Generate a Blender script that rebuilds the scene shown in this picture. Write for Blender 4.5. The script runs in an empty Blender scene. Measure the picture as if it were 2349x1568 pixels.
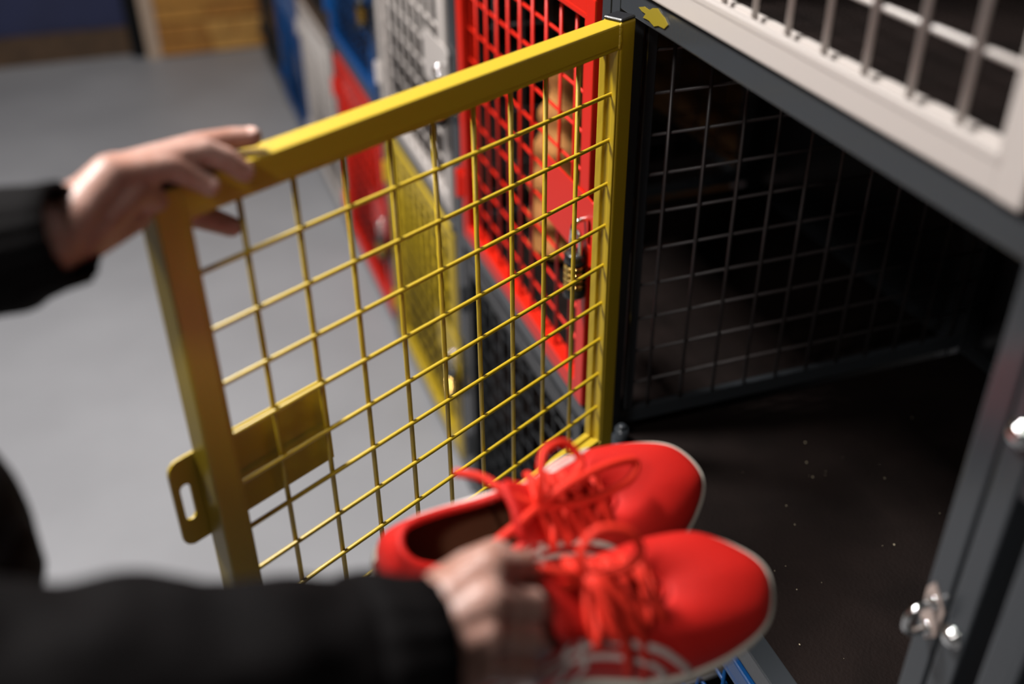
import bpy, bmesh, math, random
from mathutils import Vector, Matrix, noise
random.seed(4)
SC = bpy.context.scene
COL = SC.collection
PI = math.pi

# ------------------------------------------------------------------ camera, world, lights, exposure
cd = bpy.data.cameras.new('camera')
cam = bpy.data.objects.new('camera', cd); COL.objects.link(cam)
cd.sensor_width = 36.0
cd.lens = 36.0 * 2362.9 / 2349.0
cd.clip_start = 0.02
RX, UP, FW = ((0.94396, -0.32999, -0.00744), (0.18655, 0.51479, 0.83677), (0.27229, 0.79126, -0.54750))
cam.matrix_world = Matrix(((RX[0], UP[0], -FW[0], -0.4309), (RX[1], UP[1], -FW[1], -0.9361), (RX[2], UP[2], -FW[2], 1.4822), (0, 0, 0, 1)))
cd.dof.use_dof = True
cd.dof.focus_distance = 1.06
cd.dof.aperture_fstop = 1.75
cd.dof.aperture_blades = 9
SC.camera = cam

SC.view_settings.view_transform = 'Standard'
SC.view_settings.look = 'None'
SC.view_settings.gamma = 1.0
SC.view_settings.use_curve_mapping = False
SC.view_settings.exposure = 0.0

w = bpy.data.worlds.new('world'); SC.world = w; w.use_nodes = True
w.node_tree.nodes['Background'].inputs[0].default_value = (0.6, 0.7, 0.85, 1)
w.node_tree.nodes['Background'].inputs[1].default_value = 0.02

def area(name, loc, sx, sy, power, col=(1, 0.95, 0.88), rot=(0, 0, 0)):
    l = bpy.data.lights.new(name, 'AREA'); l.shape = 'RECTANGLE'; l.size = sx; l.size_y = sy
    l.energy = power; l.color = col
    o = bpy.data.objects.new(name, l); o.location = loc; o.rotation_euler = rot
    COL.objects.link(o); return o
LAMPS = ((-0.95, 0.50, 128), (-1.75, -1.7, 30), (-0.38, 3.30, 11))  # the one behind the camera is a fill added for door inner faces and posts
for lx, ly, lp in LAMPS:
    area('ceiling_lamp_light', (lx, ly, 2.84), 0.4, 0.4, lp, (1, 0.975, 0.945))

# ------------------------------------------------------------------ materials
def mat(name, col, rough=0.5, metal=0.0, noise_amt=0.0, nscale=20.0, bump=0.0, bscale=200.0, spec=0.5, col2=None, rough2=None, coat=0.0):
    m = bpy.data.materials.new(name); m.use_nodes = True
    nt = m.node_tree; b = nt.nodes['Principled BSDF']
    b.inputs['Base Color'].default_value = (*col, 1)
    b.inputs['Roughness'].default_value = rough
    b.inputs['Metallic'].default_value = metal
    b.inputs['Specular IOR Level'].default_value = spec
    b.inputs['Coat Weight'].default_value = coat
    tc = nt.nodes.new('ShaderNodeTexCoord')
    if noise_amt > 0 or col2:
        n = nt.nodes.new('ShaderNodeTexNoise'); n.inputs['Scale'].default_value = nscale; n.inputs['Detail'].default_value = 6
        nt.links.new(tc.outputs['Object'], n.inputs['Vector'])
        r = nt.nodes.new('ShaderNodeValToRGB')
        c2 = col2 if col2 else tuple(c * (1 - noise_amt) for c in col)
        r.color_ramp.elements[0].position = 0.35; r.color_ramp.elements[1].position = 0.68
        r.color_ramp.elements[0].color = (*c2, 1); r.color_ramp.elements[1].color = (*col, 1)
        nt.links.new(n.outputs['Fac'], r.inputs['Fac']); nt.links.new(r.outputs['Color'], b.inputs['Base Color'])
        if rough2 is not None:
            mr = nt.nodes.new('ShaderNodeMapRange'); mr.inputs['To Min'].default_value = rough; mr.inputs['To Max'].default_value = rough2
            nt.links.new(n.outputs['Fac'], mr.inputs['Value']); nt.links.new(mr.outputs['Result'], b.inputs['Roughness'])
    if bump > 0:
        n2 = nt.nodes.new('ShaderNodeTexNoise'); n2.inputs['Scale'].default_value = bscale; n2.inputs['Detail'].default_value = 3
        nt.links.new(tc.outputs['Object'], n2.inputs['Vector'])
        bp = nt.nodes.new('ShaderNodeBump'); bp.inputs['Strength'].default_value = bump; bp.inputs['Distance'].default_value = 0.002
        nt.links.new(n2.outputs['Fac'], bp.inputs['Height']); nt.links.new(bp.outputs['Normal'], b.inputs['Normal'])
    return m

M = {}
M['yellow'] = mat('yellow_powder_coat', (0.45, 0.305, 0.004), 0.45, spec=0.9, bump=0.06, bscale=350)
M['red'] = mat('red_powder_coat', (0.56, 0.011, 0.002), 0.38, bump=0.06, bscale=350)
M['blue'] = mat('blue_powder_coat', (0.002, 0.055, 0.20), 0.33, bump=0.06, bscale=350)
M['white'] = mat('white_powder_coat', (0.47, 0.425, 0.40), 0.33, bump=0.06, bscale=350)
M['grey'] = mat('slate_powder_coat', (0.034, 0.038, 0.043), 0.19, bump=0.04, bscale=300)
M['charcoal'] = mat('charcoal_powder_coat', (0.016, 0.017, 0.019), 0.33, bump=0.08, bscale=300)
M['panel_wire'] = mat('side_panel_paint', (0.050, 0.042, 0.042), 0.35)
M['cap'] = mat('black_plastic', (0.010, 0.010, 0.012), 0.38, bump=0.25, bscale=500)
M['chrome'] = mat('chrome', (0.75, 0.75, 0.74), 0.12, 1.0)
M['brass'] = mat('brass', (0.65, 0.42, 0.12), 0.22, 1.0)
M['padlock_black'] = mat('padlock_black', (0.012, 0.012, 0.012), 0.3)
M['mat'] = mat('rubber_mat', (0.012, 0.0075, 0.0065), 0.8, noise_amt=0.5, nscale=9, bump=0.5, bscale=260, spec=0.10)
M['crumb'] = mat('grit', (0.45, 0.38, 0.26), 0.8)
M['floor'] = mat('grey_vinyl_floor', (0.275, 0.275, 0.29), 0.42, noise_amt=0.14, nscale=2.2, rough2=0.52)
M['ceiling'] = mat('ceiling_paint', (0.22, 0.215, 0.21), 0.9, noise_amt=0.05)
M['wallpaint'] = mat('wall_paint', (0.10, 0.095, 0.09), 0.85, noise_amt=0.1, nscale=4)
M['navy'] = mat('navy_wall_paint', (0.016, 0.022, 0.075), 0.5, noise_amt=0.3, nscale=3)
M['mortar'] = mat('mortar', (0.10, 0.07, 0.045), 0.95, noise_amt=0.3, nscale=60)
M['skirting'] = mat('brown_wood', (0.085, 0.045, 0.02), 0.5, noise_amt=0.4, nscale=12)
M['trimpaint'] = mat('beige_trim_paint', (0.42, 0.31, 0.23), 0.6, noise_amt=0.05)
M['pipe'] = mat('black_pipe', (0.010, 0.011, 0.013), 0.45)
def brick_texture_wall(name, axis, c1, c2):
    m = bpy.data.materials.new(name); m.use_nodes = True; nt = m.node_tree; b = nt.nodes['Principled BSDF']; b.inputs['Roughness'].default_value = 0.9
    tc = nt.nodes.new('ShaderNodeTexCoord'); sp = nt.nodes.new('ShaderNodeSeparateXYZ'); cb = nt.nodes.new('ShaderNodeCombineXYZ'); bt = nt.nodes.new('ShaderNodeTexBrick')
    nt.links.new(tc.outputs['Object'], sp.inputs[0]); nt.links.new(sp.outputs[axis], cb.inputs[0]); nt.links.new(sp.outputs[2], cb.inputs[1]); nt.links.new(cb.outputs[0], bt.inputs['Vector'])
    bt.inputs['Scale'].default_value = 1.0; bt.inputs['Brick Width'].default_value = 0.225; bt.inputs['Row Height'].default_value = 0.075; bt.inputs['Mortar Size'].default_value = 0.006
    bt.inputs['Color1'].default_value = (*c1, 1); bt.inputs['Color2'].default_value = (*c2, 1); bt.inputs['Mortar'].default_value = (0.10, 0.07, 0.045, 1)
    nt.links.new(bt.outputs['Color'], b.inputs['Base Color']); return m
M['brickwall_side'] = brick_texture_wall('brick_wall_side', 1, (0.20, 0.09, 0.02), (0.14, 0.06, 0.014))  # same brick, with the shade behind the lockers put into its colours
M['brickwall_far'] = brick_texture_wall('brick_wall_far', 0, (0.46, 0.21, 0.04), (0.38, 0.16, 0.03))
BR = [mat('brick_a', (0.50, 0.235, 0.045), 0.85, noise_amt=0.3, nscale=30, bump=0.4, bscale=90),
      mat('brick_b', (0.42, 0.18, 0.032), 0.85, noise_amt=0.3, nscale=30, bump=0.4, bscale=90),
      mat('brick_c', (0.56, 0.29, 0.07), 0.85, noise_amt=0.3, nscale=30, bump=0.4, bscale=90)]
M['paintchip'] = mat('yellow_paint_smear', (0.24, 0.18, 0.015), 0.4)
M['smudge'] = mat('olive_paint_haze', (0.075, 0.072, 0.04), 0.4)
M['sticker'] = mat('tan_sticker', (0.36, 0.28, 0.25), 0.55)
M['shoe'] = mat('red_mesh_fabric', (0.52, 0.010, 0.006), 0.55, bump=0.5, bscale=900, spec=0.3)
M['lace'] = mat('red_lace', (0.66, 0.022, 0.008), 0.6, bump=0.3, bscale=1500, spec=0.3)
M['lining'] = mat('dark_red_lining', (0.16, 0.008, 0.004), 0.85, bump=0.3, bscale=900)
M['insole'] = mat('tan_insole', (0.10, 0.030, 0.006), 0.8)
M['midsole'] = mat('off_white_rubber', (0.62, 0.56, 0.48), 0.5, bump=0.2, bscale=400)
M['outsole'] = mat('gum_rubber', (0.33, 0.16, 0.08), 0.6)
M['stripe'] = mat('pale_stripe', (0.60, 0.50, 0.46), 0.45)
M['jacket'] = mat('black_jacket_fabric', (0.0028, 0.0021, 0.0023), 0.75, bump=0.5, bscale=600, spec=0.08)
M['cuff'] = mat('black_rib_knit', (0.0034, 0.0028, 0.0030), 0.8, bump=0.6, bscale=500, spec=0.07)
M['trousers'] = mat('dark_trousers', (0.02, 0.02, 0.025), 0.8, bump=0.3, bscale=700)
M['hair'] = mat('brown_hair', (0.03, 0.018, 0.01), 0.6)
M['boot'] = mat('black_leather', (0.012, 0.012, 0.012), 0.4)
M['nail'] = mat('finger_nail', (0.66, 0.42, 0.36), 0.3)
M['lamp_housing'] = mat('white_lamp_housing', (0.7, 0.7, 0.7), 0.5)
sk = mat('skin', (0.43, 0.262, 0.218), 0.45, noise_amt=0.22, nscale=38, bump=0.35, bscale=170, col2=(0.33, 0.160, 0.118))
b = sk.node_tree.nodes['Principled BSDF']
b.inputs['Subsurface Weight'].default_value = 0.12; b.inputs['Subsurface Radius'].default_value = (0.012, 0.004, 0.002); b.inputs['Subsurface Scale'].default_value = 0.4
M['skin'] = sk
# the eyes and lips get their own plain tones
M['eye'] = mat('eye', (0.5, 0.5, 0.48), 0.15); M['lip'] = mat('lip', (0.42, 0.16, 0.12), 0.5)

# ------------------------------------------------------------------ helpers
def mesh_from(bm, name, m, smooth=False):
    me = bpy.data.meshes.new(name); bm.normal_update(); bm.to_mesh(me); bm.free()
    me.materials.append(m)
    if smooth:
        for p in me.polygons: p.use_smooth = True
    return me
def obj(name, me, parent=None, loc=None, rot=None, **props):
    o = bpy.data.objects.new(name, me); COL.objects.link(o)
    if parent: o.parent = parent
    if loc is not None: o.location = loc
    if rot is not None: o.rotation_euler = rot
    for k, v in props.items(): o[k] = v
    return o
def empty(name, loc, rz=0, **props):
    o = bpy.data.objects.new(name, None); COL.objects.link(o); o.location = loc; o.rotation_euler = (0, 0, rz)
    o.empty_display_size = 0.05
    for k, v in props.items(): o[k] = v
    return o
def box(bm, a, b, bev=0.0, seg=2):
    """axis aligned box from corner a to corner b"""
    r = bmesh.ops.create_cube(bm, size=1.0); vs = r['verts']
    for v in vs:
        v.co = Vector([a[i] + (v.co[i] + 0.5) * (b[i] - a[i]) for i in range(3)])
    if bev > 0:
        es = list({e for v in vs for e in v.link_edges})
        bmesh.ops.bevel(bm, geom=es, offset=bev, segments=seg, affect='EDGES', profile=0.6)
def tube(bm, pts, r, n=8, cap=True, closed=False, flat=1.0):
    """swept tube through pts, r a number or a list"""
    P = [Vector(p) for p in pts]; N = len(P)
    R = r if isinstance(r, (list, tuple)) else [r] * N
    rings = []; ref = None
    for i, p in enumerate(P):
        a = P[(i - 1) % N] if (i > 0 or closed) else P[i]; c = P[(i + 1) % N] if (i < N - 1 or closed) else P[i]
        t = (c - a).normalized()
        if ref is None:
            ref = t.orthogonal().normalized()
        ref = (ref - t * ref.dot(t)).normalized(); s = t.cross(ref)
        rings.append([bm.verts.new(p + (ref * math.cos(2 * PI * k / n) + s * flat * math.sin(2 * PI * k / n)) * R[i]) for k in range(n)])
    M_ = N if closed else N - 1
    for i in range(M_):
        A = rings[i]; B = rings[(i + 1) % N]
        for k in range(n):
            try: bm.faces.new((A[k], A[(k + 1) % n], B[(k + 1) % n], B[k]))
            except ValueError: pass
    if cap and not closed:
        bm.faces.new(rings[0][::-1]); bm.faces.new(rings[-1])
def prism(bm, poly, z0, z1, holes=()):
    """extrude a 2-d outline (x, z) along y from z0 to z1, with holes"""
    geom = []
    for pl in (poly, *holes):
        vs = [bm.verts.new((x, z0, z)) for x, z in pl]
        geom += [bm.edges.new((vs[i], vs[(i + 1) % len(vs)])) for i in range(len(vs))]
    r = bmesh.ops.triangle_fill(bm, edges=geom, use_beauty=True)
    fs = [g for g in r['geom'] if isinstance(g, bmesh.types.BMFace)]
    e = bmesh.ops.extrude_face_region(bm, geom=fs)
    for g in e['geom']:
        if isinstance(g, bmesh.types.BMVert): g.co.y = z1
    bmesh.ops.recalc_face_normals(bm, faces=bm.faces)
def smooth_path(pts, per=6, closed=False):
    P = [Vector(p) for p in pts]; out = []; N = len(P)
    rng = N if closed else N - 1
    for i in range(rng):
        p0 = P[(i - 1) % N] if (closed or i > 0) else P[0]; p1 = P[i]; p2 = P[(i + 1) % N]
        p3 = P[(i + 2) % N] if (closed or i < N - 2) else P[-1]
        for k in range(per):
            t = k / per
            out.append(0.5 * ((2 * p1) + (-p0 + p2) * t + (2 * p0 - 5 * p1 + 4 * p2 - p3) * t * t + (-p0 + 3 * p1 - 3 * p2 + p3) * t ** 3))
    if not closed: out.append(P[-1])
    return out
def capsules(caps, voxel, iters=4, name='body', blobs=()):
    """one continuous surface over tapered capsules (p0, r0, p1, r1) and ellipsoids"""
    bm = bmesh.new()
    for p0, r0, p1, r1 in caps:
        p0, p1 = Vector(p0), Vector(p1); d = p1 - p0; L = d.length
        q = d.to_track_quat('Z', 'Y').to_matrix().to_4x4() if L > 1e-6 else Matrix()
        if L > 1e-6:
            bmesh.ops.create_cone(bm, segments=20, radius1=r0, radius2=r1, depth=L, cap_ends=True, matrix=Matrix.Translation((p0 + p1) / 2) @ q)
        for p, r in ((p0, r0), (p1, r1)):
            bmesh.ops.create_icosphere(bm, subdivisions=3, radius=r, matrix=Matrix.Translation(p))
    for c, rx, ry, rz, mtx in blobs:
        bmesh.ops.create_icosphere(bm, subdivisions=3, radius=1, matrix=Matrix.Translation(c) @ mtx @ Matrix.Diagonal((rx, ry, rz, 1)))
    me = bpy.data.meshes.new('tmp'); bm.to_mesh(me); bm.free()
    o = bpy.data.objects.new('tmp', me); COL.objects.link(o)
    m = o.modifiers.new('r', 'REMESH'); m.mode = 'VOXEL'; m.voxel_size = voxel; m.use_smooth_shade = True
    if iters:
        s = o.modifiers.new('s', 'SMOOTH'); s.factor = 0.5; s.iterations = iters
    dg = bpy.context.evaluated_depsgraph_get(); dg.update()
    out = bpy.data.meshes.new_from_object(o.evaluated_get(dg))
    bpy.data.objects.remove(o); out.name = name
    for p in out.polygons: p.use_smooth = True
    return out
def set_mat(me, m):
    me.materials.clear(); me.materials.append(m)

# ------------------------------------------------------------------ the setting
XB = 0.70        # face of the brick wall behind the lockers
YF = 3.99        # face of the far brick wall
def plain(name, a, b, m, **p):
    bm = bmesh.new(); box(bm, a, b); return obj(name, mesh_from(bm, name, m), **p)
plain('floor', (-3.6, -3.2, -0.1), (0.95, 4.3, 0.0), M['floor'], kind='structure')
plain('ceiling', (-3.6, -3.2, 2.9), (0.95, 4.3, 3.0), M['ceiling'], kind='structure')
plain('wall_left', (-3.7, -3.2, 0.0), (-3.6, 4.3, 2.9), M['wallpaint'], kind='structure')
plain('wall_back', (-3.6, -3.3, 0.0), (0.95, -3.2, 2.9), M['wallpaint'], kind='structure')
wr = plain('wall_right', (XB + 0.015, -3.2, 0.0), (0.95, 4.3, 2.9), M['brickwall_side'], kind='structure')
wf = plain('wall_far', (-0.46, YF + 0.015, 0.0), (XB, 4.3, 2.9), M['brickwall_far'], kind='structure')
plain('wall_far_left', (-3.6, YF + 0.13, 0.0), (-0.46, 4.3, 2.9), M['navy'], kind='structure')
plain('baseboard_far', (-3.6, YF + 0.10, 0.0), (-0.53, YF + 0.13, 0.125), M['skirting'], kind='structure')
plain('trim_1', (-0.46, YF - 0.005, 0.0), (-0.415, YF + 0.02, 2.9), M['trimpaint'], kind='structure')
plain('trim_2', (-0.475, YF - 0.005, 0.0), (-0.46, YF + 0.13, 2.9), M['trimpaint'], kind='structure')

def brick_mesh(seed, m, axis):
    rnd = random.Random(seed); bm = bmesh.new(); L, Hh, D = 0.215, 0.065, 0.03
    a = (0, 0, 0); b = (D, L, Hh) if axis == 'y' else (L, D, Hh)
    box(bm, a, b, 0.004, 1)
    for v in bm.verts: v.co += Vector([rnd.uniform(-0.0012, 0.0012) for _ in range(3)])
    return mesh_from(bm, 'brick', m)
BS = [mat('shaded_brick', (0.20, 0.09, 0.02), 0.9, noise_amt=0.4, nscale=30), mat('shaded_brick_dark', (0.14, 0.06, 0.014), 0.9, noise_amt=0.4, nscale=30)]  # brick colours darkened to carry the shade behind the lockers
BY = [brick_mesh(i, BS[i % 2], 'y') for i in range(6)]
BX = [brick_mesh(i + 9, BR[i % 3], 'x') for i in range(6)]
rnd = random.Random(2)
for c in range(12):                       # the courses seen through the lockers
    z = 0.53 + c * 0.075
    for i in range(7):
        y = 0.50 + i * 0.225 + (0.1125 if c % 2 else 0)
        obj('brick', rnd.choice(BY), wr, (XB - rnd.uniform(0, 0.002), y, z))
for c in range(8):                        # the courses seen above the grey floor
    z = 0.005 + c * 0.075
    for i in range(5):
        x = -0.405 + i * 0.225 - (0.1125 if c % 2 and i > 0 else 0)
        obj('brick', rnd.choice(BX), wf, (x, YF - rnd.uniform(0, 0.002), z))
bm = bmesh.new(); tube(bm, [(-0.51, YF + 0.07, 0.0), (-0.51, YF + 0.07, 2.9)], 0.034, 14)
pipe = obj('wall_pipe', mesh_from(bm, 'wall_pipe', M['pipe'], True), label='thick black vertical pipe in the corner of the navy and the brick wall', category='pipe')

for (x, y, _), lw in zip(LAMPS, ('above the red and white lockers', 'behind the camera, added as fill', 'above the far end of the locker bank')):
    bm = bmesh.new(); box(bm, (x - 0.3, y - 0.3, 2.86), (x + 0.3, y + 0.3, 2.9), 0.004, 1)
    obj('ceiling_lamp', mesh_from(bm, 'ceiling_lamp', M['lamp_housing']), label='square white ceiling lamp ' + lw, category='lamp', group='ceiling lamps')

# ------------------------------------------------------------------ locker bank
PITCH = 0.625
ROWZ = {'C': 1.2130, 'A': 0.6330, 'B': 0.0480}     # lower edge of the doors of each row
T = 0.024; Wd = 0.548; c5 = 0.05
# door mesh parts, local frame: x from the hinge outwards, y inwards into the locker, z up from the lower edge
# x: -T .. 0 hinge stile, 0 .. .5 mesh, .5 .. .5+T free stile ; z: 0 .. T lower rail, T .. T+.5 mesh, upper rail
Hd = 0.5 + 2 * T
def door_frame_meshes(m):
    out = {}
    bm = bmesh.new()
    box(bm, (-T, -0.013, 0.0), (0, 0.011, Hd), 0.0022)
    box(bm, (-0.002, -0.013, T - 0.002), (0.0035, -0.0045, T + 0.502), 0.0012, 2)
    box(bm, (-0.002, 0.0040, T - 0.002), (0.0028, 0.0098, T + 0.502), 0.0012, 2)
    out['hinge_stile'] = mesh_from(bm, 'stile', m)
    bm = bmesh.new()
    box(bm, (0.5, -0.013, 0.0), (0.5 + T, 0.011, Hd), 0.0022)
    box(bm, (0.4965, -0.013, T - 0.002), (0.502, -0.0045, T + 0.502), 0.0012, 2)
    box(bm, (0.4972, 0.0040, T - 0.002), (0.502, 0.0098, T + 0.502), 0.0012, 2)
    out['stile'] = mesh_from(bm, 'stile', m)
    for nm, z0, lz in (('lower_rail', 0.0, T - 0.0035), ('upper_rail', T + 0.5, T + 0.4965)):
        bm = bmesh.new()
        box(bm, (-0.001, -0.0125, z0 + 0.0003), (0.501, 0.0105, z0 + T - 0.0003), 0.0022)
        box(bm, (0.0, -0.013, lz), (0.5, -0.0045, lz + 0.007), 0.0012, 2)
        box(bm, (0.0, 0.0040, lz + 0.0006), (0.5, 0.0098, lz + 0.0064), 0.0012, 2)
        out[nm] = mesh_from(bm, 'rail', m)
    wr_ = 1.2 if m is M['white'] else 1.0
    bm = bmesh.new(); tube(bm, [(0, 0, 0), (0.0, 0, 0.503)], 0.0024 * wr_, 8); out['vwire'] = mesh_from(bm, 'vertical_wire', m, True)
    bm = bmesh.new(); tube(bm, [(-0.0045, 0, 0), (-0.003, 0, 0), (0.503, 0, 0), (0.5045, 0, 0)], [0.0013 * wr_, 0.0022 * wr_, 0.0022 * wr_, 0.0013 * wr_], 8); out['hwire'] = mesh_from(bm, 'horizontal_wire', m, True)
    # latch plate with rounded corners and a slot
    zt, zb = Hd - T - 0.208, Hd - T - 0.297; x0, x1 = 0.388, 0.548; r = 0.011
    pl = [(x0, zb), (x1 - 0.009, zb)] + [(x1 - r + r * math.sin(a), zb + r - r * math.cos(a)) for a in (0.4, 0.8, 1.2, 1.57)]
    pl += [(x1 - r + r * math.cos(a), zt - r + r * math.sin(a)) for a in (0.0, 0.5, 1.0, 1.3)] + [(x1 - 0.014, zt), (x0, zt)]
    sr = 0.0048; sx = 0.5365; s0, s1 = zb + 0.026 + sr, zt - 0.026 - sr
    sl = [(sx + sr * math.cos(a), s1 + sr * math.sin(a)) for a in [i * PI / 6 for i in range(7)]] + [(sx - sr * math.cos(a), s0 - sr * math.sin(a)) for a in [i * PI / 6 for i in range(7)]]
    bm = bmesh.new(); prism(bm, pl, -0.0155, -0.0132, [sl]); out['latch_plate'] = mesh_from(bm, 'latch_plate', m)
    bm = bmesh.new(); tube(bm, [(0, 0, 0), (0, 0, 0.048)], 0.0072, 12)
    tube(bm, [(0, 0, -0.003), (0, 0, 0.051)], 0.0035, 8); box(bm, (0.0, -0.001, 0.004), (0.014, 0.004, 0.044), 0.001, 1)
    out['hinge'] = mesh_from(bm, 'hinge', m)
    return out
DM = {k: door_frame_meshes(M[k]) for k in ('yellow', 'red', 'blue', 'white', 'grey', 'charcoal')}
bm = bmesh.new(); box(bm, (-T + 0.0004, -0.0126, 0), (-0.0004, 0.0106, 0.0035), 0.0012, 1); CAP = mesh_from(bm, 'end_cap', M['cap'])
bm = bmesh.new()
rndw = random.Random(8)
for i in range(14):
    z = i / 13 * 0.02
    bmesh.ops.create_icosphere(bm, subdivisions=1, radius=0.0024 + rndw.uniform(0, 0.0008), matrix=Matrix.Translation((rndw.uniform(-0.0004, 0.0004), 0, z)) @ Matrix.Diagonal((1.0, 0.6, 1.4, 1)))
WELD = mesh_from(bm, 'weld_seam', M['yellow'], True)

def make_door(parent, colour, loc, ang, label, many=True):
    d = DM[colour]
    root = empty('door', loc, ang, label=label); root.parent = parent
    obj('stile', d['hinge_stile'], root); obj('stile', d['stile'], root)
    obj('rail', d['upper_rail'], root); obj('rail', d['lower_rail'], root)
    for i in range(1, 10):
        obj('vertical_wire', d['vwire'], root, (c5 * i, -0.0022, T - 0.0015))
    for i in range(1, 10):
        obj('horizontal_wire', d['hwire'], root, (0, 0.0016, T + c5 * i))
    obj('latch_plate', d['latch_plate'], root)
    for z in (0.075, Hd - 0.125): obj('hinge', d['hinge'], root, (-T - 0.004, -0.016, z))
    for x in (0, 0.5 + T):
        obj('end_cap', CAP, root, (x, 0, Hd), label='black plastic end cap')
    return root

# column frame: posts at the two sides, rails at every level, shelves, a mesh side panel
PX0, PX1 = 0.030, 0.640                     # front and rear of the frame
LEVELS = [(0.0200, 0.0430), (0.6000, 0.6280), (1.1850, 1.2100), (1.7700, 1.8000)]
def column(k, label, doors, side=True, joined=False):
    yn, yf = -0.53 + PITCH * k, 0.05 + PITCH * k          # near and far edge of the clear opening
    root = empty('mesh_locker', (0, yn + 0.29, 0), 0, label=label, category='locker', group='lockers of the mesh door bank')
    o0 = yn + 0.29
    for (y0, y1) in ((yn - 0.0213, yn), (yf, yf + 0.0207)):
        for (x0, x1) in ((PX0, PX0 + 0.03), (PX1 - 0.03, PX1)):
            bm = bmesh.new(); box(bm, (x0, y0 - o0, 0.0), (x1, y1 - o0, 1.84), 0.0016)
            obj('post', mesh_from(bm, 'post', M['grey']), root)
    for (z0, z1) in LEVELS:
        bm = bmesh.new(); box(bm, (PX0 + 0.001, yn - o0 - 0.002, z0), (PX0 + 0.027, yf - o0 + 0.002, z1), 0.0016)
        obj('rail', mesh_from(bm, 'rail', M['grey']), root)
        bm = bmesh.new(); box(bm, (PX1 - 0.027, yn - o0 - 0.002, z0), (PX1 - 0.001, yf - o0 + 0.002, z1), 0.0016)
        obj('rail', mesh_from(bm, 'rail', M['grey']), root)
        bm = bmesh.new(); box(bm, (PX0 + 0.027, yn - o0 + 0.001, z1 - 0.012), (PX1 - 0.027, yf - o0 - 0.001, z1 - 0.002), 0.001, 1)
        obj('shelf_panel', mesh_from(bm, 'shelf_panel', M['mat']), root, label='dark rubber shelf mat')
    if k < 2:
        bm = bmesh.new(); box(bm, (PX1 - 0.004, yn - o0, 0.03), (PX1 - 0.001, yf - o0, 1.8))
        obj('back_panel', mesh_from(bm, 'back_panel', M['charcoal']), root)
    if side:
        for r in ('A', 'B'):
            zb = ROWZ[r]
            bm = bmesh.new()
            box(bm, (0.055, yf - o0 + 0.002, zb), (PX1 - 0.03, yf - o0 + 0.012, zb + 0.022), 0.001, 1)
            box(bm, (0.055, yf - o0 + 0.002, zb + 0.53), (PX1 - 0.03, yf - o0 + 0.012, zb + 0.552), 0.001, 1)
            box(bm, (0.066, yf - o0 + 0.002, zb + 0.022), (0.078, yf - o0 + 0.012, zb + 0.53), 0.001, 1)
            sp = obj('side_panel', mesh_from(bm, 'side_panel', M['grey']), root)
            xs = [0.1 + 0.049 * i for i in range(11)]; zs = [ROWZ[r] + 0.535 - 0.015 - 0.049 * i + -0.018 for i in range(11)]
            zs = [z for z in zs if z > zb + 0.03]
            if not joined:
                for x in xs: obj('vertical_wire', PVW, sp, (x, yf - o0 + 0.004, zb + 0.015))
                for z in zs: obj('horizontal_wire', PHW, sp, (0.07, yf - o0 + 0.008, z))
            else:
                bm = bmesh.new()
                for x in xs: tube(bm, [(x, yf - o0 + 0.004, zb + 0.015), (x, yf - o0 + 0.004, zb + 0.535)], 0.002, 6)
                for z in zs: tube(bm, [(0.07, yf - o0 + 0.008, z), (PX1 - 0.03, yf - o0 + 0.008, z)], 0.002, 6)
                obj('wire_grid', mesh_from(bm, 'wire_grid', M['panel_wire'], True), sp, kind='stuff')
    for row, colour, lab in doors:
        hy = yf - 0.025 - o0                       # pivot side
        make_door(root, colour, (PX0 + 0.0095, hy - T + 0.004, ROWZ[row]), -PI / 2, lab)
    return root, o0
bm = bmesh.new(); tube(bm, [(0, 0, 0), (0, 0, 0.52)], 0.0021, 8); PVW = mesh_from(bm, 'vertical_wire', M['panel_wire'], True)
bm = bmesh.new(); tube(bm, [(0, 0, 0), (PX1 - 0.10, 0, 0)], 0.0021, 8); PHW = mesh_from(bm, 'horizontal_wire', M['panel_wire'], True)

column(-1, 'grey locker column nearest the camera, its grey mesh door right of the chrome bolts',
       [('C', 'grey', 'slate grey mesh door, closed'), ('A', 'grey', 'slate grey mesh door, closed'), ('B', 'grey', 'slate grey mesh door, closed')])
c0, o0 = column(0, 'open locker column with the yellow door swung out and a white door above',
       [('C', 'white', 'off-white mesh door, closed, above the open locker'), ('B', 'blue', 'blue mesh door, closed, below the open locker')])
column(1, 'locker column beside the open one, red mesh door over a charcoal mesh door',
       [('C', 'blue', 'blue mesh door, closed'), ('A', 'red', 'bright red mesh door, closed'), ('B', 'charcoal', 'charcoal mesh door, closed')])
column(2, 'locker column with a white mesh door over a closed yellow mesh door',
       [('A', 'white', 'off-white mesh door, closed'), ('B', 'yellow', 'yellow mesh door, closed')])
column(3, 'locker column with a blue mesh door over a red mesh door',
       [('A', 'blue', 'blue mesh door, closed'), ('B', 'red', 'dark red mesh door, closed')], joined=True)
column(4, 'fourth locker column beyond the open one, dark mesh door over a white one',
       [('A', 'charcoal', 'charcoal mesh door, closed'), ('B', 'white', 'off-white mesh door, closed')], joined=True)
column(5, 'far locker column with a blue lower door, next to the last column',
       [('A', 'blue', 'blue mesh door, closed'), ('B', 'blue', 'blue mesh door, closed')], joined=True)
column(6, 'last locker column with charcoal doors, against the far brick wall',
       [('A', 'charcoal', 'charcoal mesh door, closed'), ('B', 'charcoal', 'charcoal mesh door, closed')], joined=True)

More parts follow.
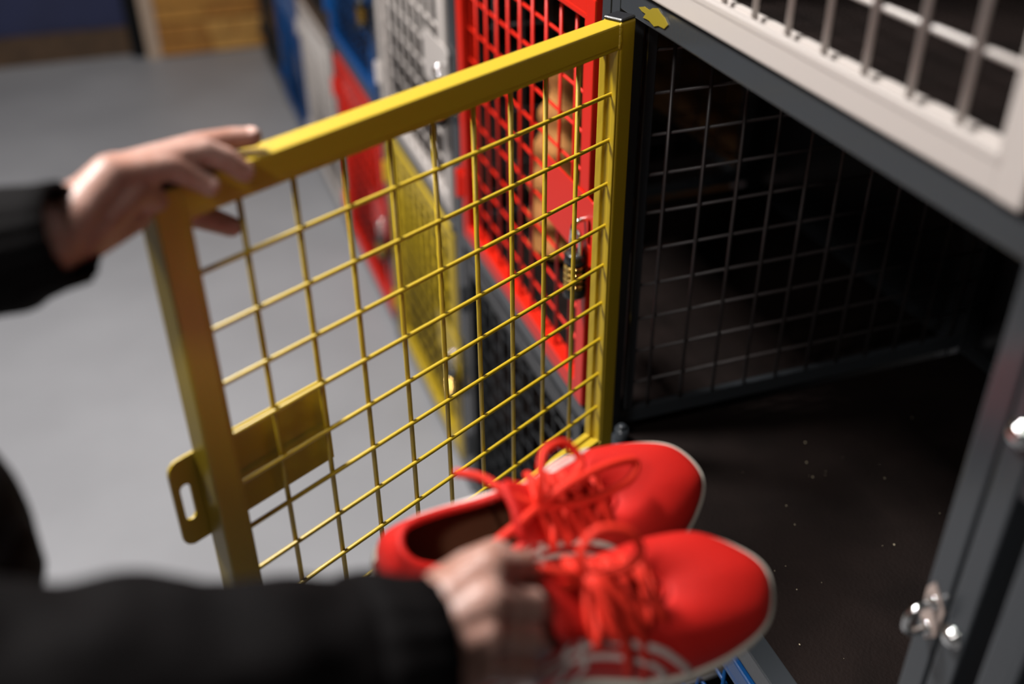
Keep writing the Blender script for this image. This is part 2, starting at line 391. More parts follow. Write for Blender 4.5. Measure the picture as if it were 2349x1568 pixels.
# the open yellow door
DANG = -2.63574
yd = make_door(c0, 'yellow', (0, 0 - o0, 0.6410), DANG, 'yellow mesh door swung wide open')
obj('weld_seam', WELD, yd, (0.001, 0.0105, Hd - 0.0225))
obj('weld_seam', WELD, yd, (0.001, 0.0105, 0.002))
bm = bmesh.new(); tube(bm, [(0, 0, 0), (0, 0, 0.035)], 0.009, 14); tube(bm, [(0, 0, 0.035), (0, 0, 0.04)], 0.0055, 10)
HP = mesh_from(bm, 'hinge_pin', M['grey'], True)
obj('hinge_pin', HP, c0, (0.052, 0.028 - o0, 0.6410 - 0.030))

# smear of yellow paint on the rail above the opening
bm = bmesh.new()
rp = random.Random(5); pts = []
ctr = Vector((0.0305, -0.034, 1.1970))
outl = [(a * 1.8 - 0.006, b_ * 1.25) for a, b_ in [(-0.019, 0.001), (-0.012, 0.004), (-0.006, 0.0035), (-0.002, 0.0065), (0.004, 0.0085), (0.008, 0.006), (0.013, 0.0045), (0.017, 0.001), (0.013, -0.0035), (0.006, -0.004), (0.001, -0.0065), (-0.005, -0.0045), (-0.009, -0.0045), (-0.013, -0.005), (-0.010, -0.001), (-0.015, -0.0005)]]
vs = [bm.verts.new((ctr.x, ctr.y - a, ctr.z + b)) for a, b in outl]
f = bm.faces.new(vs); e = bmesh.ops.extrude_face_region(bm, geom=[f])
for g in e['geom']:
    if isinstance(g, bmesh.types.BMVert): g.co.x -= 0.0006
obj('paint_smear', mesh_from(bm, 'paint_smear', M['paintchip']), c0, (0, -o0, 0), label='mustard yellow paint smear')

# staple with its tan label and the rivets on the posts
def bolt(name, loc, r=0.007, parent=None, lab=None):
    bm = bmesh.new()
    prof = [(0, r * 1.25), (0.0012, r * 1.25), (0.0014, r), (0.0035, r * 0.95), (0.0055, r * 0.7), (0.0065, r * 0.35)]
    pts = [(-x, 0, 0) for x, _ in prof]; tube(bm, pts, [a for _, a in prof], 14)
    o = obj(name, mesh_from(bm, name, M['chrome'], True), parent, loc)
    if lab: o['label'] = lab
    return o
bolt('rivet', (PX0, -0.5635 - o0, 0.8970), 0.0075, c0)
bolt('rivet', (PX0, -0.5635 - o0, 0.8970 + 0.185), 0.0075, c0)
bolt('rivet', (PX0, -0.5635 - o0, 0.8970 - 0.20), 0.0075, c0)
bm = bmesh.new()
tube(bm, smooth_path([(0, 0, 0.013), (-0.012, 0, 0.013), (-0.019, 0, 0.008), (-0.021, 0, 0), (-0.019, 0, -0.008), (-0.012, 0, -0.013), (0, 0, -0.013)], 5), 0.0032, 10)
tube(bm, [(0, 0, 0.013), (-0.002, 0, 0.013)], 0.006, 10); tube(bm, [(0, 0, -0.013), (-0.002, 0, -0.013)], 0.006, 10)
ST = mesh_from(bm, 'staple', M['chrome'], True)
st = obj('staple', ST, c0, (PX0 - 0.001, -0.541 - o0, 0.8970), label='chrome latch staple')
bm = bmesh.new(); vs = [bm.verts.new((PX0 - 0.0012, y, z)) for y, z in ((-0.5315 - o0, 0.8970 + 0.020), (-0.5365 - o0, 0.8970 + 0.029), (-0.5515 - o0, 0.8970 + 0.012), (-0.5505 - o0, 0.8970 - 0.014), (-0.5425 - o0, 0.8970 - 0.024), (-0.532 - o0, 0.8970 - 0.008))]
f = bm.faces.new(vs); e = bmesh.ops.extrude_face_region(bm, geom=[f])
for g in e['geom']:
    if isinstance(g, bmesh.types.BMVert): g.co.x += 0.001
obj('sticker', mesh_from(bm, 'sticker', M['sticker']), c0, label='tan paper patch behind the staple')

# padlocks: combination padlock with four dials
def lock_meshes():
    out = {}
    bm = bmesh.new(); tube(bm, smooth_path([(0, -0.009, 0.0), (0, -0.009, 0.020), (0, -0.006, 0.029), (0, 0, 0.033), (0, 0.006, 0.029), (0, 0.009, 0.020), (0, 0.009, 0.0)], 5), 0.0030, 10)
    out['shackle'] = mesh_from(bm, 'shackle', M['chrome'], True)
    bm = bmesh.new(); tube(bm, [(0, 0, 0.003), (0, 0, 0.0), (0, 0, -0.010), (0, 0, -0.012), (0, 0, -0.046), (0, 0, -0.048), (0, 0, -0.058), (0, 0, -0.060)], [0.012, 0.0145, 0.0145, 0.0105, 0.0105, 0.0145, 0.0145, 0.012], 16)
    out['body'] = mesh_from(bm, 'lock_body', M['padlock_black'], True)
    bm = bmesh.new()
    n = 20; rings = []
    for z in (0, 0.0012, 0.0058, 0.007):
        rr = 0.0125 if z in (0, 0.007) else 0.0143
        rings.append([bm.verts.new(((rr + (0.0005 if k % 2 else -0.0005)) * math.cos(2 * PI * k / n), (rr + (0.0005 if k % 2 else -0.0005)) * math.sin(2 * PI * k / n), z)) for k in range(n)])
    for a, b_ in zip(rings, rings[1:]):
        for k in range(n): bm.faces.new((a[k], a[(k + 1) % n], b_[(k + 1) % n], b_[k]))
    bm.faces.new(rings[0][::-1]); bm.faces.new(rings[-1])
    out['dial'] = mesh_from(bm, 'dial', M['brass'])
    return out
LM = lock_meshes()
def padlock(y, z, lab):
    r = empty('padlock', (PX0 - 0.017, y, z - 0.033), 0.25, label=lab, category='padlock', group='padlocks on the closed doors')
    obj('shackle', LM['shackle'], r, label='chrome shackle'); obj('body', LM['body'], r)
    for i in range(4): obj('dial', LM['dial'], r, (0, 0, -0.0205 - 0.0085 * i), label='brass number dial')
    s = obj('latch_staple', ST, None, (PX0 - 0.001, y, z), label='chrome latch staple holding ' + lab, category='staple', group='latch staples')
ZP = Hd - T - 0.2525
for y, r, lab in (0.108 + 0.0, 'A', 'black combination padlock with brass dials on the large red door'), (0.108 + PITCH, 'A', 'padlock on the upper white mesh door, left of the red door'), \
        (0.108 + PITCH, 'B', 'padlock on the closed yellow mesh door'), (0.108 + 2 * PITCH, 'A', 'padlock on the upper blue mesh door'), \
        (0.108 + 2 * PITCH, 'B', 'padlock on the lower dark red mesh door'):
    padlock(y, ROWZ[r] + ZP, lab)

# tan bag standing in the red locker
bag = empty('bag', (0.20, 0.56, 0.6270), 0.5, label='tan cloth bag inside the locker behind the red mesh door', category='bag')
bm = bmesh.new(); rows = []
for k in range(29):
    t = k / 28; z = 0.33 * t; w_ = 0.085 * (1 - 0.35 * t ** 3) + 0.006 * math.sin(t * 34) - (0.03 if k in (0,) else 0); d_ = 0.055 * (1 - 0.55 * t ** 2) + 0.005 * math.sin(t * 34 + 0.6)
    rows.append([bm.verts.new((w_ * math.copysign(abs(math.cos(a)) ** 0.7, math.cos(a)) + 0.004 * math.sin(3 * a + 7 * t), d_ * math.copysign(abs(math.sin(a)) ** 0.7, math.sin(a)), z + 0.004 * math.sin(2 * a + 1))) for a in [2 * PI * j / 28 for j in range(28)]])
for a, b_ in zip(rows, rows[1:]):
    for j in range(28): bm.faces.new((a[j], a[(j + 1) % 28], b_[(j + 1) % 28], b_[j]))
bm.faces.new(rows[0][::-1]); bm.faces.new(rows[-1])
obj('bag_body', mesh_from(bm, 'bag_body', mat('tan_canvas', (0.62, 0.26, 0.07), 0.8, noise_amt=0.35, nscale=24, bump=0.4, bscale=300), True), bag)
bm = bmesh.new(); tube(bm, smooth_path([(-0.03, 0.0, 0.325), (-0.025, -0.01, 0.37), (0.0, -0.012, 0.385), (0.025, -0.01, 0.37), (0.03, 0.0, 0.325)], 5), 0.005, 8)
obj('handle', mesh_from(bm, 'handle', M['cap'], True), bag)

# grit on the open shelf
zf = 0.6265
rg = random.Random(11)
bm = bmesh.new()
for i in range(46):
    x = rg.uniform(0.08, 0.5); y = rg.uniform(-0.52, -0.05); s = rg.choice([0.0003, 0.0004, 0.0006, 0.0009])
    bmesh.ops.create_icosphere(bm, subdivisions=1, radius=s, matrix=Matrix.Translation((x, y, zf + s * 0.6)) @ Matrix.Diagonal((1, 1.5, 0.7, 1)))
obj('grit', mesh_from(bm, 'grit', M['crumb']), kind='stuff', label='pale grit scattered on the dark locker shelf', category='grit')

# ------------------------------------------------------------------ sneakers
def make_shoe(name, heel, dirv, upraw, label, flip=1, stripes=True):
    y_ = Vector(dirv).normalized(); u = Vector(upraw); z_ = (u - y_ * u.dot(y_)).normalized(); x_ = y_.cross(z_)
    root = bpy.data.objects.new(name, None); COL.objects.link(root); root.empty_display_size = 0.05
    root.matrix_world = Matrix(((x_.x, y_.x, z_.x, heel[0]), (x_.y, y_.y, z_.y, heel[1]), (x_.z, y_.z, z_.z, heel[2]), (0, 0, 0, 1))) @ Matrix.Diagonal((0.98, 0.95, 0.98, 1))
    root['label'] = label; root['category'] = 'shoe'; root['group'] = 'pair of red sneakers'
    A = 0.004 * flip
    Pr = [(0, 0), (0.022, 0.006), (0.031, 0.035), (0.032, 0.075), (0.034, 0.12), (0.043 + A, 0.165), (0.0475 + A, 0.20), (0.043 + A, 0.24), (0.026 + A * 2, 0.268), (0 + A * 1.5, 0.28)]
    Pl = [(-0.026 + A * 2, 0.268), (-0.043 + A, 0.24), (-0.0475 + A, 0.20), (-0.043 + A, 0.165), (-0.034, 0.12), (-0.032, 0.075), (-0.031, 0.035), (-0.022, 0.006)]
    Qr = [(0, 0.010, 0.086), (0.014, 0.018, 0.083), (0.021, 0.045, 0.072), (0.022, 0.078, 0.069), (0.020, 0.108, 0.082), (0.016, 0.138, 0.079), (0.0135, 0.160, 0.072), (0.011, 0.178, 0.066), (0.006, 0.187, 0.063), (0, 0.190, 0.0625)]
    Ql = [(-a, b_, c_) for a, b_, c_ in Qr[-2:0:-1]]
    P = smooth_path([(a, b_, 0) for a, b_ in Pr + Pl], 7, True); Q = smooth_path(Qr + Ql, 7, True)
    N = len(P)
    cz = 0.021
    def S(i, v, off=0.0):
        p = Vector((P[i].x, P[i].y, cz)); q = Q[i]
        spring = max(0, (P[i].y - 0.20)) ** 2 * 2.2
        p.z += spring
        out = Vector((p.x - q.x, p.y - q.y, 0)); out = out.normalized() if out.length > 1e-5 else Vector((0, 1, 0))
        b1 = Vector((p.x, p.y, p.z + 0.55 * (q.z - p.z))) + out * 0.007
        b2 = p.lerp(q, 0.60); b2.z = q.z + 0.002 + (0.004 if p.y > 0.2 else 0)
        if p.y < 0.15: b2 = q + out * 0.006 - Vector((0, 0, 0.018))
        w_ = 1 - v
        pt = p * w_ ** 3 + b1 * 3 * w_ * w_ * v + b2 * 3 * w_ * v * v + q * v ** 3
        return pt
    def Sn(t, v, off):
        i = int(t) % N; pt = S(i, v); a = S((i + 1) % N, v) - S((i - 1) % N, v); c_ = S(i, min(1, v + 0.05)) - S(i, max(0, v - 0.05))
        n = a.cross(c_).normalized()
        if n.dot(pt - Vector((0, pt.y if pt.y < 0.2 else 0.2, 0.02))) < 0: n = -n
        return pt + n * off
    NV = 14
    bm = bmesh.new()
    g = [[bm.verts.new(Sn(i, j / NV, 0)) for j in range(NV + 1)] for i in range(N)]
    for i in range(N):
        for j in range(NV): bm.faces.new((g[i][j], g[(i + 1) % N][j], g[(i + 1) % N][j + 1], g[i][j + 1]))
    bmesh.ops.recalc_face_normals(bm, faces=bm.faces)
    # thickness: an inner skin, joined along the collar
    g2 = [[bm.verts.new(Sn(i, j / NV, -0.0032)) for j in range(NV + 1)] for i in range(N)]
    lin = []
    for i in range(N):
        k = (i + 1) % N
        for j in range(NV): lin.append(bm.faces.new((g2[i][j + 1], g2[k][j + 1], g2[k][j], g2[i][j])))
        bm.faces.new((g[i][NV], g[k][NV], g2[k][NV], g2[i][NV]))
    for f in lin: f.material_index = 1
    me = mesh_from(bm, 'upper', M['shoe'], True); me.materials.append(M['lining'])
    obj('upper', me, root)
    # padded collar roll and stitched throat edge
    bm = bmesh.new(); tube(bm, [q + Vector((0, 0, 0.0)) for q in Q], [0.0034 if q.y < 0.10 else 0.0022 for q in Q], 8, closed=True)
    obj('collar', mesh_from(bm, 'collar', M['shoe'], True), root)
    # midsole and outsole
    def sole(z0, z1, e0, e1, nm, m):
        bm = bmesh.new(); rs = []
        for z, e in ((z0, e0 - 0.002), (z0 + 0.0015, e0), ((z0 + z1) / 2, (e0 + e1) / 2 + 0.0006), (z1 - 0.002, e1), (z1, e1 - 0.002)):
            r_ = []
            for i in range(N):
                p = P[i]; nrm = Vector((P[(i + 1) % N].y - P[i - 1].y, -(P[(i + 1) % N].x - P[i - 1].x), 0)).normalized()
                sp = max(0, (p.y - 0.20)) ** 2 * 2.2
                r_.append(bm.verts.new((p.x + nrm.x * e, p.y + nrm.y * e, z + sp)))
            rs.append(r_)
        for a, c_ in zip(rs, rs[1:]):
            for i in range(N): bm.faces.new((a[i], a[(i + 1) % N], c_[(i + 1) % N], c_[i]))
        bm.faces.new(rs[0][::-1]); bm.faces.new(rs[-1])
        bmesh.ops.recalc_face_normals(bm, faces=bm.faces)
        obj(nm, mesh_from(bm, nm, m, True), root, label='off-white rubber midsole' if nm == 'midsole' else 'brown rubber outsole')
    sole(0.004, 0.026, 0.0040, 0.0032, 'midsole', M['midsole'])
    sole(0.0, 0.0055, 0.002, 0.004, 'outsole', M['outsole'])
    bm = bmesh.new(); bm.faces.new([bm.verts.new((p.x * 0.9, p.y * 0.94 + 0.008, 0.028 + (0.004 if p.y < 0.1 else 0))) for p in P])
    obj('insole', mesh_from(bm, 'insole', M['insole']), root, label='tan insole')
    # tongue
    bm = bmesh.new(); rows = []
    for k in range(13):
        t = k / 12; y = 0.190 - 0.098 * t; z = 0.0595 + 0.018 * t + 0.030 * t ** 2.4; wd = 0.014 + 0.012 * t - (0.006 if k == 12 else 0)
        rows.append([(s * wd, y - 0.002 * abs(s), z - 0.004 * s * s) for s in [-1 + 0.25 * i for i in range(9)]])
    top = [[bm.verts.new((a, b_, c_ + 0.002)) for a, b_, c_ in r_] for r_ in rows]; bot = [[bm.verts.new((a, b_ - 0.001, c_ - 0.002)) for a, b_, c_ in r_] for r_ in rows]
    for i in range(12):
        for j in range(8):
            bm.faces.new((top[i][j], top[i][j + 1], top[i + 1][j + 1], top[i + 1][j])); bm.faces.new((bot[i + 1][j], bot[i + 1][j + 1], bot[i][j + 1], bot[i][j]))
        for j in (0, 8): bm.faces.new((top[i][j], top[i + 1][j], bot[i + 1][j], bot[i][j]))
    for i in (0, 12):
        for j in range(8): bm.faces.new((top[i][j], top[i][j + 1], bot[i][j + 1], bot[i][j]))
    bmesh.ops.recalc_face_normals(bm, faces=bm.faces)
    obj('tongue', mesh_from(bm, 'tongue', M['shoe'], True), root)
    # laces: crossed rows and the bow
    ey = [0.176, 0.162, 0.148, 0.134, 0.120]
    def ex(y): return 0.021 + (0.182 - y) * 0.11
    def ez(y): return 0.0650 + (0.190 - y) * 0.25
    bmE = bmesh.new(); tube(bmE, [(0.0026 * math.cos(a), 0.0026 * math.sin(a), 0) for a in [i * PI / 5 for i in range(10)]], 0.0009, 6, closed=True)
    EM = mesh_from(bmE, 'eyelet', M['lace'], True)
    rl = random.Random(3 + flip)
    for i, y in enumerate(ey):
        for s in (-1, 1): obj('eyelet', EM, root, (s * (ex(y) + 0.001), y, ez(y) + 0.0015), (0, s * 0.45, 0))
        if i < 4:
            for s in (-1, 1):
                y2 = ey[i + 1]
                bm = bmesh.new()
                tube(bm, smooth_path([(s * (ex(y) + 0.001), y, ez(y)), (s * ex(y) * 0.8, y - 0.002, ez(y) + 0.005), (0, (y + y2) / 2, ez(y) + 0.0085 + 0.0015 * s), (-s * ex(y2) * 0.8, y2 + 0.002, ez(y2) + 0.005), (-s * (ex(y2) + 0.001), y2, ez(y2))], 4), 0.0032, 8, flat=1.0)
                obj('lace', mesh_from(bm, 'lace', M['lace'], True), root)
    bm = bmesh.new(); tube(bm, smooth_path([(0.022, 0.176, 0.066), (0.015, 0.177, 0.071), (0, 0.176, 0.0725), (-0.015, 0.177, 0.071), (-0.022, 0.176, 0.066)], 4), 0.0025, 8)
    obj('lace', mesh_from(bm, 'lace', M['lace'], True), root)
    K = Vector((0.0, 0.116, 0.094) if flip < 0 else (-0.012, 0.124, 0.093))
    for pts in [[[(0, 0, 0), (-0.012, 0.0, 0.010), (-0.022, 0.014, 0.016), (-0.018, 0.036, 0.012), (-0.006, 0.044, 0.002), (0.002, 0.026, 0.001), (0, 0, 0)],
   [(0, 0, 0), (-0.004, -0.014, 0.008), (-0.010, -0.034, 0.010), (-0.004, -0.052, 0.004), (0.006, -0.034, 0.001), (0, 0, 0)],
   [(0, 0, 0), (0.010, 0.004, 0.004), (0.028, 0.010, -0.002), (0.046, 0.018, -0.020), (0.057, 0.022, -0.045)],
   [(0, 0, 0), (0.008, 0.010, 0.004), (0.032, 0.026, -0.008), (0.050, 0.034, -0.034), (0.058, 0.038, -0.062)]],
  [[(0, 0, 0), (-0.014, 0.004, 0.014), (-0.034, 0.014, 0.016), (-0.040, 0.036, 0.006), (-0.022, 0.044, 0.000), (-0.006, 0.016, 0.004), (0, 0, 0)],
   [(0, 0, 0), (-0.006, 0.020, 0.010), (-0.016, 0.060, 0.002), (-0.018, 0.092, -0.010), (-0.004, 0.080, -0.010), (0.004, 0.036, -0.002), (0, 0, 0)],
   [(0, 0, 0), (0.010, -0.020, 0.008), (0.018, -0.044, 0.000), (0.020, -0.062, -0.006)],
   [(0, 0, 0), (-0.014, -0.020, 0.004), (-0.032, -0.034, 0.000), (-0.042, -0.052, -0.004)]]][0 if flip > 0 else 1]:
        bm = bmesh.new(); tube(bm, smooth_path([K + Vector(p) for p in pts], 6), 0.0035, 8)
        obj('lace', mesh_from(bm, 'lace', M['lace'], True), root)
    for s in (-1, 1):
        bm = bmesh.new(); tube(bm, smooth_path([(s * (ex(0.12) + 0.001), 0.12, ez(0.12)), (s * 0.014, 0.118, 0.090), K], 4), 0.0026, 8)
        obj('lace', mesh_from(bm, 'lace', M['lace'], True), root)
    bm = bmesh.new(); bmesh.ops.create_icosphere(bm, subdivisions=3, radius=0.0055, matrix=Matrix.Translation(K) @ Matrix.Diagonal((1.2, 0.9, 0.8, 1)))
    obj('lace_knot', mesh_from(bm, 'lace_knot', M['lace'], True), root)
    # pale crossing side stripes, both sides (i index runs heel -> right side -> toe -> left side)
    for side in (1, -1):
        for wdt, path in ((0.0030, [(0.112, 0.98), (0.106, 0.6), (0.098, 0.05)]), (0.0030, [(0.128, 0.98), (0.121, 0.6), (0.114, 0.05)]),
                          (0.0036, [(0.030, 0.20), (0.070, 0.42), (0.105, 0.55), (0.140, 0.50), (0.168, 0.30), (0.178, 0.04)]), (0.0036, [(0.040, 0.52), (0.075, 0.66), (0.110, 0.74), (0.148, 0.70), (0.182, 0.46), (0.196, 0.04)])):
            if side < 0 and flip > 0: continue
            pp = smooth_path([(a, b_, 0) for a, b_ in path], 8)
            def at(y, v, off):
                best = min((i for i in range(N) if (P[i].x > 0) == (side > 0)), key=lambda i: abs(P[i].y - y))
                return Sn(best, v, off)
            bm = bmesh.new(); line = [at(p.x, p.y, -0.0016) for p in pp]
            line = [line[0]] + [(line[i - 1] + line[i] + line[i + 1]) / 3 for i in range(1, len(line) - 1)] + [line[-1]]
            tube(bm, line, wdt * 0.9, 8)
            obj('side_stripe', mesh_from(bm, 'side_stripe', M['stripe'], True), root, label='pale side stripe')
    return root
UPR = (-0.16, -0.42, 0.76)
make_shoe('sneaker', (-0.3480, -0.3795, 0.9031), (0.9993, 0.0376, -0.0086), (0.0264, -0.5037, 0.8635), 'red lace-up sneaker held farther from the camera, nearer the yellow door', flip=-1)
make_shoe('sneaker', (-0.3616, -0.4920, 0.9216), (0.9991, 0.034, -0.0257), (0.0379, -0.4323, 0.9009), 'red lace-up sneaker held nearer the camera, in front of the other', flip=1)

# ------------------------------------------------------------------ the person
person = empty('person', (-0.84, -0.33, 0), 0, label='person in a black jacket holding two red sneakers and the open yellow door', category='person')
PO = Vector((-0.84, -0.33, 0))
def V(*p): return Vector(p)
def hand(wr, mcp, pip, dip, tip, th, r=1.0, extra=()):
    """wr: two wrist points; four points per joint row; th: four thumb joints"""
    c = []
    for i in range(4):
        rm = (0.0112, 0.0116, 0.011, 0.0102)[i] * r; rp = rm * 0.86; rd = rm * 0.76; rt = rm * 0.68
        w0 = wr[0].lerp(wr[1], i / 3.0)
        c += [(w0, 0.0150 * r, mcp[i], rm * 1.12), (mcp[i], rm, pip[i], rp), (pip[i], rp * 1.03, dip[i], rd), (dip[i], rd, tip[i], rt)]
    c += [(mcp[i], 0.0105 * r, mcp[i + 1], 0.0105 * r) for i in range(3)]
    c += [(wr[0].lerp(mcp[0], 0.5), 0.0145 * r, wr[1].lerp(mcp[3], 0.5), 0.013 * r)]
    c += [(wr[0], 0.0165 * r, th[0], 0.0165 * r), (th[0], 0.0185 * r, th[1], 0.0125 * r), (th[1], 0.0125 * r, th[2], 0.0108 * r), (th[2], 0.0108 * r, th[3], 0.0082 * r)]
    c += list(extra)
    return c
LW = [(-0.5190, -0.3301, 1.1909), (-0.5210, -0.3101, 1.2006)]
Lm = [(-0.4762, -0.2788, 1.2134), (-0.4750, -0.2633, 1.2089), (-0.4713, -0.2456, 1.2035), (-0.4660, -0.2304, 1.1971)]
Lp = [(-0.4388, -0.2537, 1.2044), (-0.4144, -0.2366, 1.2047), (-0.4176, -0.2152, 1.2011), (-0.4298, -0.1988, 1.1931)]
Ld = [(-0.4247, -0.2506, 1.1940), (-0.3993, -0.2331, 1.1953), (-0.3926, -0.2069, 1.1999), (-0.4045, -0.1886, 1.1913)]
Lt = [(-0.4145, -0.2511, 1.1855), (-0.3889, -0.2339, 1.1848), (-0.3779, -0.2073, 1.1994), (-0.3870, -0.1856, 1.1897)]
Lth = [(-0.5039, -0.3057, 1.1880), (-0.4648, -0.2712, 1.1990), (-0.4335, -0.2200, 1.1552), (-0.4035, -0.2150, 1.1354)]
LE = V(-0.770, -0.240, 1.130); LSH = V(-0.860, -0.120, 1.380); RE = V(-0.605, -0.605, 1.125); RSH = V(-0.815, -0.520, 1.370)
lc = hand([Vector(p) for p in LW], [Vector(p) for p in Lm], [Vector(p) for p in Lp], [Vector(p) for p in Ld], [Vector(p) for p in Lt], [Vector(p) for p in Lth],
          extra=[(Vector((-0.5014, -0.3043, 1.1823)), 0.0150, Vector((-0.4681, -0.2617, 1.1782)), 0.0135)])
lwc = (Vector(LW[0]) + Vector(LW[1])) / 2
lc += [(Vector(LW[0]), 0.0165, Vector(LW[0]).lerp(LE, 0.25), 0.024), (Vector(LW[1]), 0.0165, Vector(LW[1]).lerp(LE, 0.25), 0.024)]
RW = [(-0.3543, -0.5567, 1.0459), (-0.3572, -0.5826, 1.0344)]
Rm = [(-0.3097, -0.5378, 1.0588), (-0.3176, -0.5568, 1.0530), (-0.3236, -0.5695, 1.0427), (-0.3279, -0.5776, 1.0288)]
Rp = [(-0.2834, -0.5201, 1.0335), (-0.2863, -0.5433, 1.0260), (-0.2916, -0.5557, 1.0127), (-0.2988, -0.5631, 0.9984)]
Rd = [(-0.2704, -0.5055, 1.0009), (-0.2723, -0.5285, 0.9960), (-0.2780, -0.5402, 0.9835), (-0.2871, -0.5512, 0.9740)]
Rt = [(-0.2761, -0.4950, 0.9767), (-0.2772, -0.5147, 0.9714), (-0.2832, -0.5272, 0.9631), (-0.2919, -0.5393, 0.9559)]
Rth = [(-0.3394, -0.5432, 1.0453), (-0.3153, -0.5184, 1.0385), (-0.2933, -0.5002, 1.0264), (-0.2740, -0.4895, 1.0002)]
rc = hand([Vector(p) for p in RW], [Vector(p) for p in Rm], [Vector(p) for p in Rp], [Vector(p) for p in Rd], [Vector(p) for p in Rt], [Vector(p) for p in Rth], 1.02)
rc += [(Vector(RW[0]), 0.020, Vector(RW[0]).lerp(RE, 0.3), 0.025), (Vector(RW[1]), 0.020, Vector(RW[1]).lerp(RE, 0.3), 0.025)]
hands = capsules([(a - PO, r0, b_ - PO, r1) for a, r0, b_, r1 in lc + rc], 0.0015, 7, 'hands')
mid = (LSH + RSH) / 2; side_ = (RSH - LSH).normalized(); fwd = V(-side_.y, side_.x, 0).normalized()
neck = mid + V(0, 0, 0.035) + fwd * 0.02; headc = mid + V(0, 0, 0.235) + fwd * 0.06
chest = mid - V(0, 0, 0.16); hip = mid - V(0, 0, 0.48) - fwd * 0.03; hip.z = 0.93
HM = Matrix.Rotation(math.atan2(fwd.y, fwd.x) - PI / 2, 4, 'Z')
core = [(neck - V(0, 0, 0.05), 0.06, headc - V(0, 0, 0.07), 0.055), (RSH, 0.05, LSH, 0.05), (chest + side_ * 0.08, 0.10, chest - side_ * 0.08, 0.10), (chest, 0.12, hip, 0.12), (hip + side_ * 0.07, 0.10, hip - side_ * 0.07, 0.10),
        (RSH, 0.048, RE, 0.036), (RE, 0.036, (Vector(RW[0]) + Vector(RW[1])) / 2, 0.024), (LSH, 0.048, LE, 0.036), (LE, 0.036, lwc, 0.024)]
feet = []
for s in (1, -1):
    h0 = hip + side_ * 0.095 * s; kn = V(h0.x, h0.y, 0.50) + fwd * 0.03 + side_ * 0.01 * s; an = V(h0.x, h0.y, 0.10) + side_ * 0.015 * s
    core += [(h0, 0.085, kn, 0.055), (kn, 0.055, an, 0.037), (an, 0.034, V(an.x, an.y, 0.045) + fwd * 0.14, 0.028)]
    feet.append((h0, kn, an))
blobs = [(headc - PO, 0.075, 0.097, 0.118, HM), (headc - V(0, 0, 0.06) + fwd * 0.045 - PO, 0.05, 0.05, 0.055, HM)]
def hp(x, y, z): return headc + HM.to_3x3() @ Vector((x, y, z)) - PO
blobs += [(hp(0, 0.10, -0.015), 0.012, 0.018, 0.022, HM), (hp(0.078, -0.005, -0.01), 0.008, 0.018, 0.03, HM), (hp(-0.078, -0.005, -0.01), 0.008, 0.018, 0.03, HM), (hp(0, 0.088, -0.05), 0.024, 0.012, 0.010, HM)]
cm = capsules([(a - PO, r0, b_ - PO, r1) for a, r0, b_, r1 in core], 0.009, 4, 'body', blobs)
bm = bmesh.new(); bm.from_mesh(cm); bm.from_mesh(hands)
me = mesh_from(bm, 'body', M['skin'], True)
obj('body', me, person)
for s in (1, -1):
    bm = bmesh.new(); bmesh.ops.create_icosphere(bm, subdivisions=2, radius=0.011, matrix=Matrix.Translation(hp(0.031 * s, 0.082, 0.008)))
    obj('eye', mesh_from(bm, 'eye', M['eye'], True), person)
hairm = capsules([(hp(0, -0.03, 0.03), 0.098, hp(0, -0.035, -0.02), 0.09)], 0.008, 3, 'hair'); set_mat(hairm, M['hair'])
for v in hairm.vertices:
    d_ = Vector(v.co) + PO - headc
    if d_.dot(fwd) > 0.045 and d_.z < 0.06: v.co = Vector(v.co) - fwd * (d_.dot(fwd) - 0.045)
obj('hair', hairm, person)
# nails on the fingers that show
def nail(a, b_, up, name='nail'):
    a, b_, up = Vector(a), Vector(b_), Vector(up); d = (b_ - a).normalized(); n = (up - d * up.dot(d)).normalized(); s = d.cross(n)
    bm = bmesh.new()
    bmesh.ops.create_icosphere(bm, subdivisions=2, radius=1, matrix=Matrix.Translation(b_ - d * 0.001 + n * 0.0055 - PO) @ Matrix(((s.x, d.x, n.x, 0), (s.y, d.y, n.y, 0), (s.z, d.z, n.z, 0), (0, 0, 0, 1))) @ Matrix.Diagonal((0.0050, 0.0062, 0.0020, 1)))
    obj('nail', mesh_from(bm, 'nail', M['nail'], True), person)
for i in range(3): nail(Ld[i], Lt[i], (-0.15, -0.35, 0.9))
nail(Lth[2], Lth[3], (-0.5, 0.6, -0.3))
# jacket: body, sleeves with folds; cuffs
def sleeve_caps(sh, el, wr, r0, r1, r2):
    return [(sh, r0, el, r1), (el, r1, wr, r2)]
rwc = (-0.3558, -0.5701, 1.0404); rcuff = Vector(rwc).lerp(RE, 0.15); lcuff = lwc.lerp(LE, 0.09)
jc = [(RSH, 0.075, RE, 0.064), (RE, 0.063, rcuff, 0.045), (LSH, 0.075, LE, 0.058), (LE, 0.050, lcuff, 0.034), (RSH, 0.07, LSH, 0.07),
      (chest + side_ * 0.09, 0.115, chest - side_ * 0.09, 0.115), (chest, 0.14, hip, 0.145), (hip + side_ * 0.06, 0.125, hip - side_ * 0.06, 0.125), (neck - V(0, 0, 0.06), 0.075, neck, 0.068)] + [((-0.6509, -0.4049, 1.1178), 0.082, (-0.6302, -0.4451, 1.0699), 0.085)]
jm = capsules([(Vector(a) - PO, r0, Vector(b_) - PO, r1) for a, r0, b_, r1 in jc], 0.006, 5, 'jacket'); set_mat(jm, M['jacket'])
nrm_ = [Vector(v.normal) for v in jm.vertices]
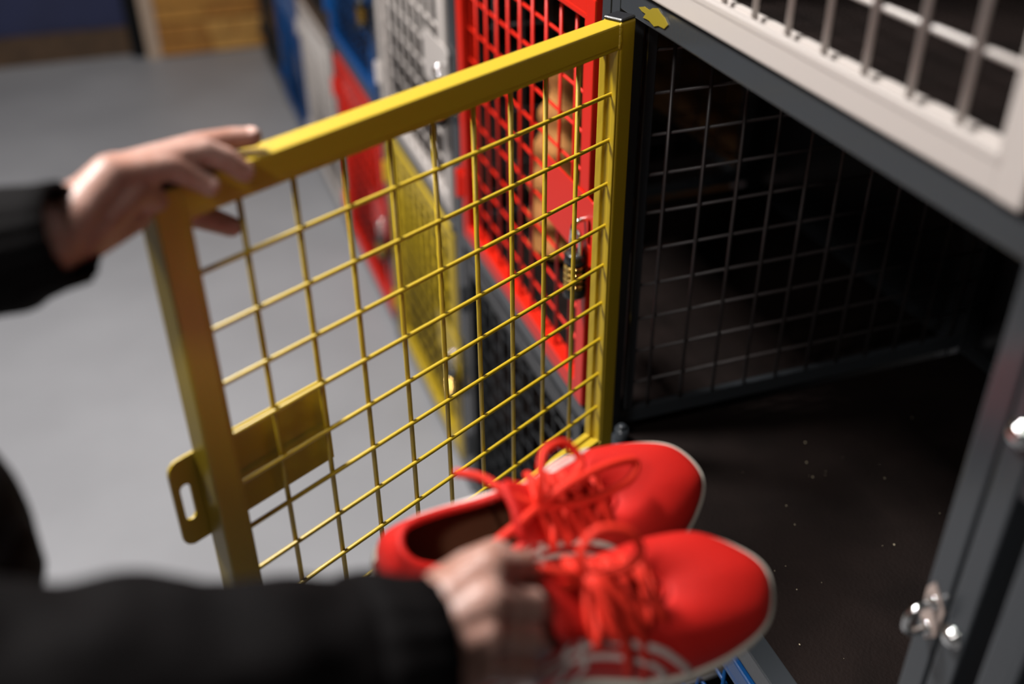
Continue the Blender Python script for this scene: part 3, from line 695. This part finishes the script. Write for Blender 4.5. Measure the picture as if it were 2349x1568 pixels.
for v, n in zip(jm.vertices, nrm_):
    p = Vector(v.co)
    # folds run round the sleeves
    f = noise.noise(p * 16.0) * 0.009 + noise.noise(p * 37.0 + V(4, 1, 2)) * 0.0045
    v.co = p + n * f
obj('jacket', jm, person)
def cuff(a, b_, r0, r1):
    a, b_ = Vector(a), Vector(b_); d = (b_ - a).normalized(); u = d.orthogonal().normalized(); s = d.cross(u)
    bm = bmesh.new(); n = 72; L = (b_ - a).length; rings = []
    prof = [(0.0, r0 - 0.004), (0.0, r0), (0.3, r0 + 0.001), (0.7, r1 + 0.001), (1.0, r1), (1.0, r1 - 0.004), (0.7, r1 - 0.005)]
    for t, rr in prof:
        rings.append([bm.verts.new(a + d * L * t + (u * math.cos(2 * PI * k / n) + s * math.sin(2 * PI * k / n)) * (rr + (0.0012 if (k // 2) % 2 else 0)) - PO) for k in range(n)])
    for A_, B_ in zip(rings, rings[1:]):
        for k in range(n): bm.faces.new((A_[k], A_[(k + 1) % n], B_[(k + 1) % n], B_[k]))
    bmesh.ops.recalc_face_normals(bm, faces=bm.faces)
    obj('cuff', mesh_from(bm, 'cuff', M['cuff'], True), person, label='ribbed black cuff')
dl = (lcuff - LE).normalized(); cuff(lcuff - dl * 0.006, lcuff + dl * 0.046, 0.0350, 0.0310)
dr = (rcuff - RE).normalized(); cuff(rcuff - dr * 0.004, rcuff + dr * 0.040, 0.046, 0.041)
tm = capsules([(a - PO, r0, b_ - PO, r1) for h0, kn, an in feet for a, r0, b_, r1 in ((h0, 0.10, kn, 0.072), (kn, 0.072, an, 0.062))] + [(hip + side_ * 0.07 - PO, 0.112, hip - side_ * 0.07 - PO, 0.112)], 0.009, 3, 'trousers'); set_mat(tm, M['trousers'])
obj('trousers', tm, person)
for h0, kn, an in feet:
    bmm = capsules([(V(an.x, an.y, 0.12) - PO, 0.045, V(an.x, an.y, 0.05) - PO, 0.045), (V(an.x, an.y, 0.045) - PO, 0.043, V(an.x, an.y, 0.040) + fwd * 0.17 - PO, 0.038)], 0.007, 3, 'shoe'); set_mat(bmm, M['boot'])
    obj('boot', bmm, person)
